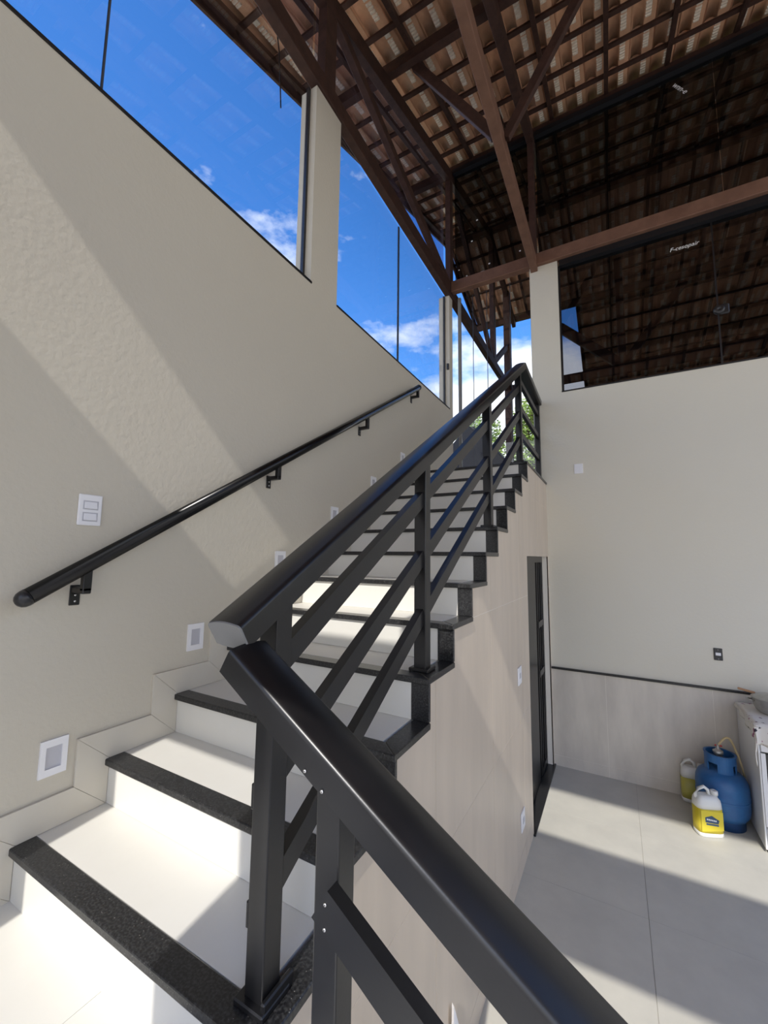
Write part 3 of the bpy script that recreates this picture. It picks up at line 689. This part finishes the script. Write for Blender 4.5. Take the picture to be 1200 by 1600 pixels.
for k in range(n):
    a0, a1 = 2 * math.pi * k / n, 2 * math.pi * (k + 1) / n
    zlo = .475 if k in (3, 4, 5, 14, 15, 21, 22, 23, 24, 31, 32) else .395
    pts = [(gx + r * math.cos(a), gy + r * math.sin(a)) for r, a in ((.098, a0), (.106, a0), (.106, a1), (.098, a1))]
    prism(b, [(x, y, zlo) for x, y in pts], (0, 0, .535 - zlo))
bmesh.ops.remove_doubles(b, verts=b.verts, dist=1e-4); obj('collar', b, 'gas_blue', e)
b = NB(); lathe(b, [(.102, .530), (.110, .533), (.110, .540), (.094, .540), (.094, .533)], (gx, gy, 0), 36, ring=True); obj('collar_rim', b, 'gas_blue', e)
b = NB(); lathe(b, [(.012, .42), (.018, .42), (.018, .47), (.026, .475), (.026, .505), (.014, .51), (.014, .53), (.004, .535)], (gx, gy, 0), 16); vl = obj('valve', b, 'brass', e)
b = NB(); lathe(b, [(.006, .52), (.030, .522), (.036, .535), (.036, .552), (.022, .56), (.010, .575), (.010, .60), (.004, .602)], (gx - .01, gy, 0), 20); rg = obj('regulator', b, 'aluminium', e)
b = NB(); box(b, gx - .03, gx + .02, gy - .005, gy + .005, .588, .597, .002); obj('clamp', b, 'red', rg)
hp = [(gx - .01, gy, .59)]
for k in range(1, 13):
    t_ = k / 12; hp.append((gx - .01 + .176 * t_ ** .9, gy + .02 * t_ + .06 * t_ * t_, .59 + .09 * math.sin(math.pi * min(1, t_ * 1.5) / 1.0 * .75) - .30 * t_ ** 3))
b = NB(); tube(b, hp, .0085, 10); hs = obj('gas_hose', b, 'hose'); tag(hs, 'pale yellow gas hose looping from the blue cylinder to the stove', 'hose')

def jug(x, y, ang_, low, high, label, lab):
    e = empty('cleaner_jug', (x, y, 0)); tag(e, label, 'jug', 'plastic jugs by the gas cylinder')
    def ring(z, w, d, n=20, pw=4):
        r = []
        for k in range(n):
            a = 2 * math.pi * k / n; cx, sx = math.cos(a), math.sin(a)
            r.append(Vector((math.copysign(abs(cx) ** (2 / pw), cx) * w / 2, math.copysign(abs(sx) ** (2 / pw), sx) * d / 2, z)))
        return r
    Rz = Matrix.Rotation(ang_, 3, 'Z')
    def loft(rs):
        b = NB(); vs = [[b.verts.new(Rz @ p + Vector((x, y, 0))) for p in r] for r in rs]; m_ = len(vs[0])
        for r0, r1 in zip(vs, vs[1:]):
            for j in range(m_): f_ = b.faces.new((r0[j], r0[(j + 1) % m_], r1[(j + 1) % m_], r1[j])); f_.smooth = True
        b.faces.new(vs[0][::-1]); b.faces.new(vs[-1]); return b
    w, dd = .185, .115
    obj('liquid_body', loft([ring(.034, w, dd), ring(.08, w, dd), ring(.205, w, dd)]), low, e)
    obj('base', loft([ring(0, w * .93, dd * .9), ring(.010, w, dd), ring(.034, w, dd)]), high, e)
    obj('shoulder', loft([ring(.205, w, dd), ring(.235, w * .985, dd * .98), ring(.262, w * .93, dd * .9), ring(.283, w * .76, dd * .72), ring(.292, w * .6, dd * .5)]), high, e)
    hp_ = [(-.072, .245), (-.078, .29), (-.055, .33), (-.015, .345), (.012, .325), (.022, .275)]
    b = NB(); tube(b, [Rz @ Vector((a, 0, c)) + Vector((x, y, 0)) for a, c in hp_], .0125, 10); obj('handle', b, high, e)
    c0 = Rz @ Vector((.060, 0, 0)) + Vector((x, y, 0))
    b = NB(); lathe(b, [(.022, .255), (.022, .29), (.026, .292), (.026, .318), (.02, .322), (.002, .323)], c0, 18); obj('cap', b, high, e)
    if lab:
        def on(u, z, dpt): return Rz @ Vector((u, -dd / 2 - dpt, z)) + Vector((x, y, 0))
        def poly(name, pts, m, dpt, par):
            b = NB(); prism(b, [on(u, z, dpt) for u, z in pts], Rz @ Vector((0, .0015, 0))); return obj(name, b, m, par)
        lbl = poly('label', [(-.080, .045), (.078, .06), (.078, .19), (-.080, .20)], 'jug_yellow', .001, e)
        poly('logo_house', [(-.052, .115), (.040, .105), (.048, .130), (-.004, .163), (-.052, .150)], 'logo_blue', .0022, lbl)
        for k in range(6): poly('logo_lettering', [(-.042 + k * .012, .132 - k * .002), (-.034 + k * .012, .131 - k * .002), (-.034 + k * .012, .141 - k * .002), (-.042 + k * .012, .143 - k * .002)], 'white_paint', .0032, lbl)
        poly('logo_band', [(-.046, .097), (.042, .088), (.042, .100), (-.046, .109)], 'logo_blue', .0022, lbl)
jug(.548, 4.258, .42, 'jug_yellow', 'jug_white', 'white jug with a bright yellow label standing in front of the gas cylinder', True)
jug(.525, 4.738, .05, 'jug_olive', 'jug_white', 'second jug of yellow liquid half hidden behind the gas cylinder', False)

sx, sy0, sy1, sh = .872, 4.19, 4.77, .885
e = empty('stove', (1.15, 4.48, 0)); tag(e, 'white enamel kitchen stove at the right edge beside the gas cylinder', 'stove')
bobj('side_panel', (sx, sx + .012, sy0, sy1, .03, sh), 'enamel', e, .003)
bobj('side_panel', (1.37, 1.382, sy0, sy1, .03, sh), 'enamel', e, .003)
bobj('body', (sx + .012, 1.37, sy0 + .03, sy1 - .005, .03, sh - .01), 'enamel', e)
dr_ = bobj('oven_door', (sx + .016, 1.366, sy0, sy0 + .03, .19, .70), 'oven_glass', e, .004)
bobj('door_frame', (sx + .013, sx + .04, sy0 - .004, sy0 + .01, .19, .70), 'enamel', dr_)
bobj('control_panel', (sx + .016, 1.366, sy0 - .003, sy0 + .03, .71, sh - .01), 'enamel', e, .004)
for k in range(4):
    b = NB(); lathe(b, [(.002, -.03), (.016, -.03), (.02, -.004), (.022, 0)], (sx + .10 + k * .1, sy0 - .003, .79), 18, 1); obj('knob', b, 'plastic_black', e)
bobj('lower_drawer', (sx + .016, 1.366, sy0, sy0 + .03, .05, .18), 'enamel', e, .004)
for x in (sx + .03, 1.35):
    for y in (sy0 + .04, sy1 - .05): bobj('foot', (x - .015, x + .015, y - .015, y + .015, 0, .03), 'plastic_black', e)
bobj('cooktop', (sx - .003, 1.385, sy0 - .003, sy1, sh, sh + .012), 'enamel', e, .004)
# cloth draped over the stove
b = NB(); nx, ny = 26, 30; vs = {}
for i in range(nx + 1):
    for j in range(ny + 1):
        u = -.13 + (.66) * i / nx; v = -.16 + .70 * j / ny      # 0.. along x, from overhang
        x = sx + max(u, -.012); z = sh + .018; y = sy0 + max(v, -.012)
        if u < 0: z -= (-u) * (.25 + .75 * (1 - j / ny)) * (1.0 if v > 0 else 1.1); x = sx - .014 - .008 * math.sin(j * .9) * min(1, -u * 12)
        if v < 0: z -= (-v) * (1 + .12 * math.sin(i * .8)); y = sy0 - .016 - .010 * math.sin(i * .85)
        vs[i, j] = b.verts.new((x, y, z))
for i in range(nx):
    for j in range(ny): f_ = b.faces.new((vs[i, j], vs[i + 1, j], vs[i + 1, j + 1], vs[i, j + 1])); f_.smooth = True
r_ = bmesh.ops.extrude_face_region(b, geom=list(b.faces)); 
for v in r_['geom']:
    if isinstance(v, bmesh.types.BMVert): v.co += Vector((.002, .002, .004))
cl = obj('stove_cloth', b, 'cloth'); tag(cl, 'white cloth with small dark flowers draped over the stove top', 'cloth')
pxc, pyc, pz = 1.075, 4.52, sh + .024
e = empty('cooking_pot', (pxc, pyc, pz)); tag(e, 'dull grey metal pot standing on the flowered cloth', 'pot')
b = NB(); lathe(b, [(.02, 0), (.10, 0), (.125, .02), (.14, .06), (.146, .11), (.152, .114), (.148, .117), (.142, .112), (.136, .06), (.12, .024), (.02, .006)], (pxc, pyc, pz), 36); obj('bowl', b, 'aluminium', e)
b = NB(); lathe(b, [(.004, .15), (.05, .146), (.10, .134), (.14, .118), (.146, .112), (.14, .112), (.05, .13), (.004, .135)], (pxc, pyc, pz), 36); ld_ = obj('lid', b, 'aluminium', e)
b = NB(); tube(b, [(pxc - .14, pyc - .03, pz + .088), (pxc - .172, pyc - .035, pz + .09), (pxc - .176, pyc + .02, pz + .09), (pxc - .143, pyc + .03, pz + .088)], .006, 8); obj('handle', b, 'aluminium', e)
b = NB(); beam(b, (pxc - .10, pyc + .10, pz + .118), (pxc - .21, pyc + .12, pz + .136), .022, .016, bev=.004); sp = obj('wooden_spoon', b, 'wood_pale'); tag(sp, 'wooden spoon handle sticking out over the pot rim', 'spoon')

# ------------------------------------------------------------------ outside: terrace, shrubs, dark shape, hanging wire
tr = bobj('terrace_floor', (-5.0, 4.6, YF + .16, 11.2, ZT - .2, ZT - .01), 'deck'); struct(tr)  # unseen floor, kept dark so little light bounces up under the roof
b = NB(); prism(b, [(-2.9, 6.6, ZT - .01), (-1.40, 6.6, ZT - .01), (-1.43, 6.6, ZT + .68), (-1.98, 6.6, ZT + 1.36), (-2.10, 6.6, ZT + 1.40), (-2.9, 6.6, ZT + .55)], (0, .9, 0), .02, 2)
tp = obj('dark_shape', b, 'dark_grey'); tag(tp, 'charcoal peaked shape on the terrace behind the glass door', 'dark_shape')  # dark peaked block behind the door glass
def shrub(name, c, r, n, label):
    e = empty(name, (c[0], c[1], ZT - .3)); tag(e, label, 'tree', 'green trees beyond the terrace')
    me = []; b = NB()
    for k in range(n):
        while True:
            p = Vector((random.uniform(-1, 1), random.uniform(-1, 1), random.uniform(-1, 1)))
            if .25 < p.length < 1: break
        p = Vector((p.x * r[0], p.y * r[1], p.z * r[2])) + Vector(c)
        a = Vector((random.gauss(0, 1), random.gauss(0, 1), random.gauss(0, .6))).normalized(); s_ = a.cross(Vector((random.gauss(0, 1), random.gauss(0, 1), random.gauss(0, 1)))).normalized(); nn = a.cross(s_)
        l_ = random.uniform(.09, .15); w_ = l_ * .55
        v = [b.verts.new(p), b.verts.new(p + a * l_ * .5 + s_ * w_ / 2 + nn * .008), b.verts.new(p + a * l_), b.verts.new(p + a * l_ * .5 - s_ * w_ / 2 + nn * .008)]
        b.faces.new(v)
    lv = obj('foliage', b, 'leaf', e, fix=False); lv['kind'] = 'stuff'
    for k in range(5):
        a = random.uniform(0, 6.28); b = NB(); tube(b, [(c[0], c[1], ZT - .32), (c[0] + .15 * math.cos(a), c[1] + .15 * math.sin(a), c[2]), (c[0] + r[0] * .5 * math.cos(a), c[1] + r[1] * .5 * math.sin(a), c[2] + r[2] * .6)], .035, 6); obj('stem', b, 'bark', e)
shrub('tree', (-2.12, 13.6, 5.75), (.82, .7, 1.75), 5200, 'bright green leafy tree seen between the upper balustrade posts')
shrub('tree', (-3.85, 13.6, 5.6), (.85, .7, 1.7), 4200, 'leafy green tree half hidden by the charcoal shape')
b = NB(); tube(b, [(-2.2, 2.05, 6.35), (-2.19, 2.08, 6.15), (-2.205, 2.12, 5.9), (-2.2, 2.13, 5.72)], .006, 6)
hw = obj('hanging_wire', b, 'cord'); tag(hw, 'thin black wire hanging from the roof overhang outside the window', 'wire')
b = NB(); prism(b, [(-.625, 1.66, 0), (-.60, 1.82, 0), (-.615, 1.76, .25), (-.622, 1.69, .41)], (.012, -.01, .0)); ps = obj('plastic_sheet', b, 'white_plastic'); tag(ps, 'upright folded white plastic sheet against the foot of the stair side', 'sheet')
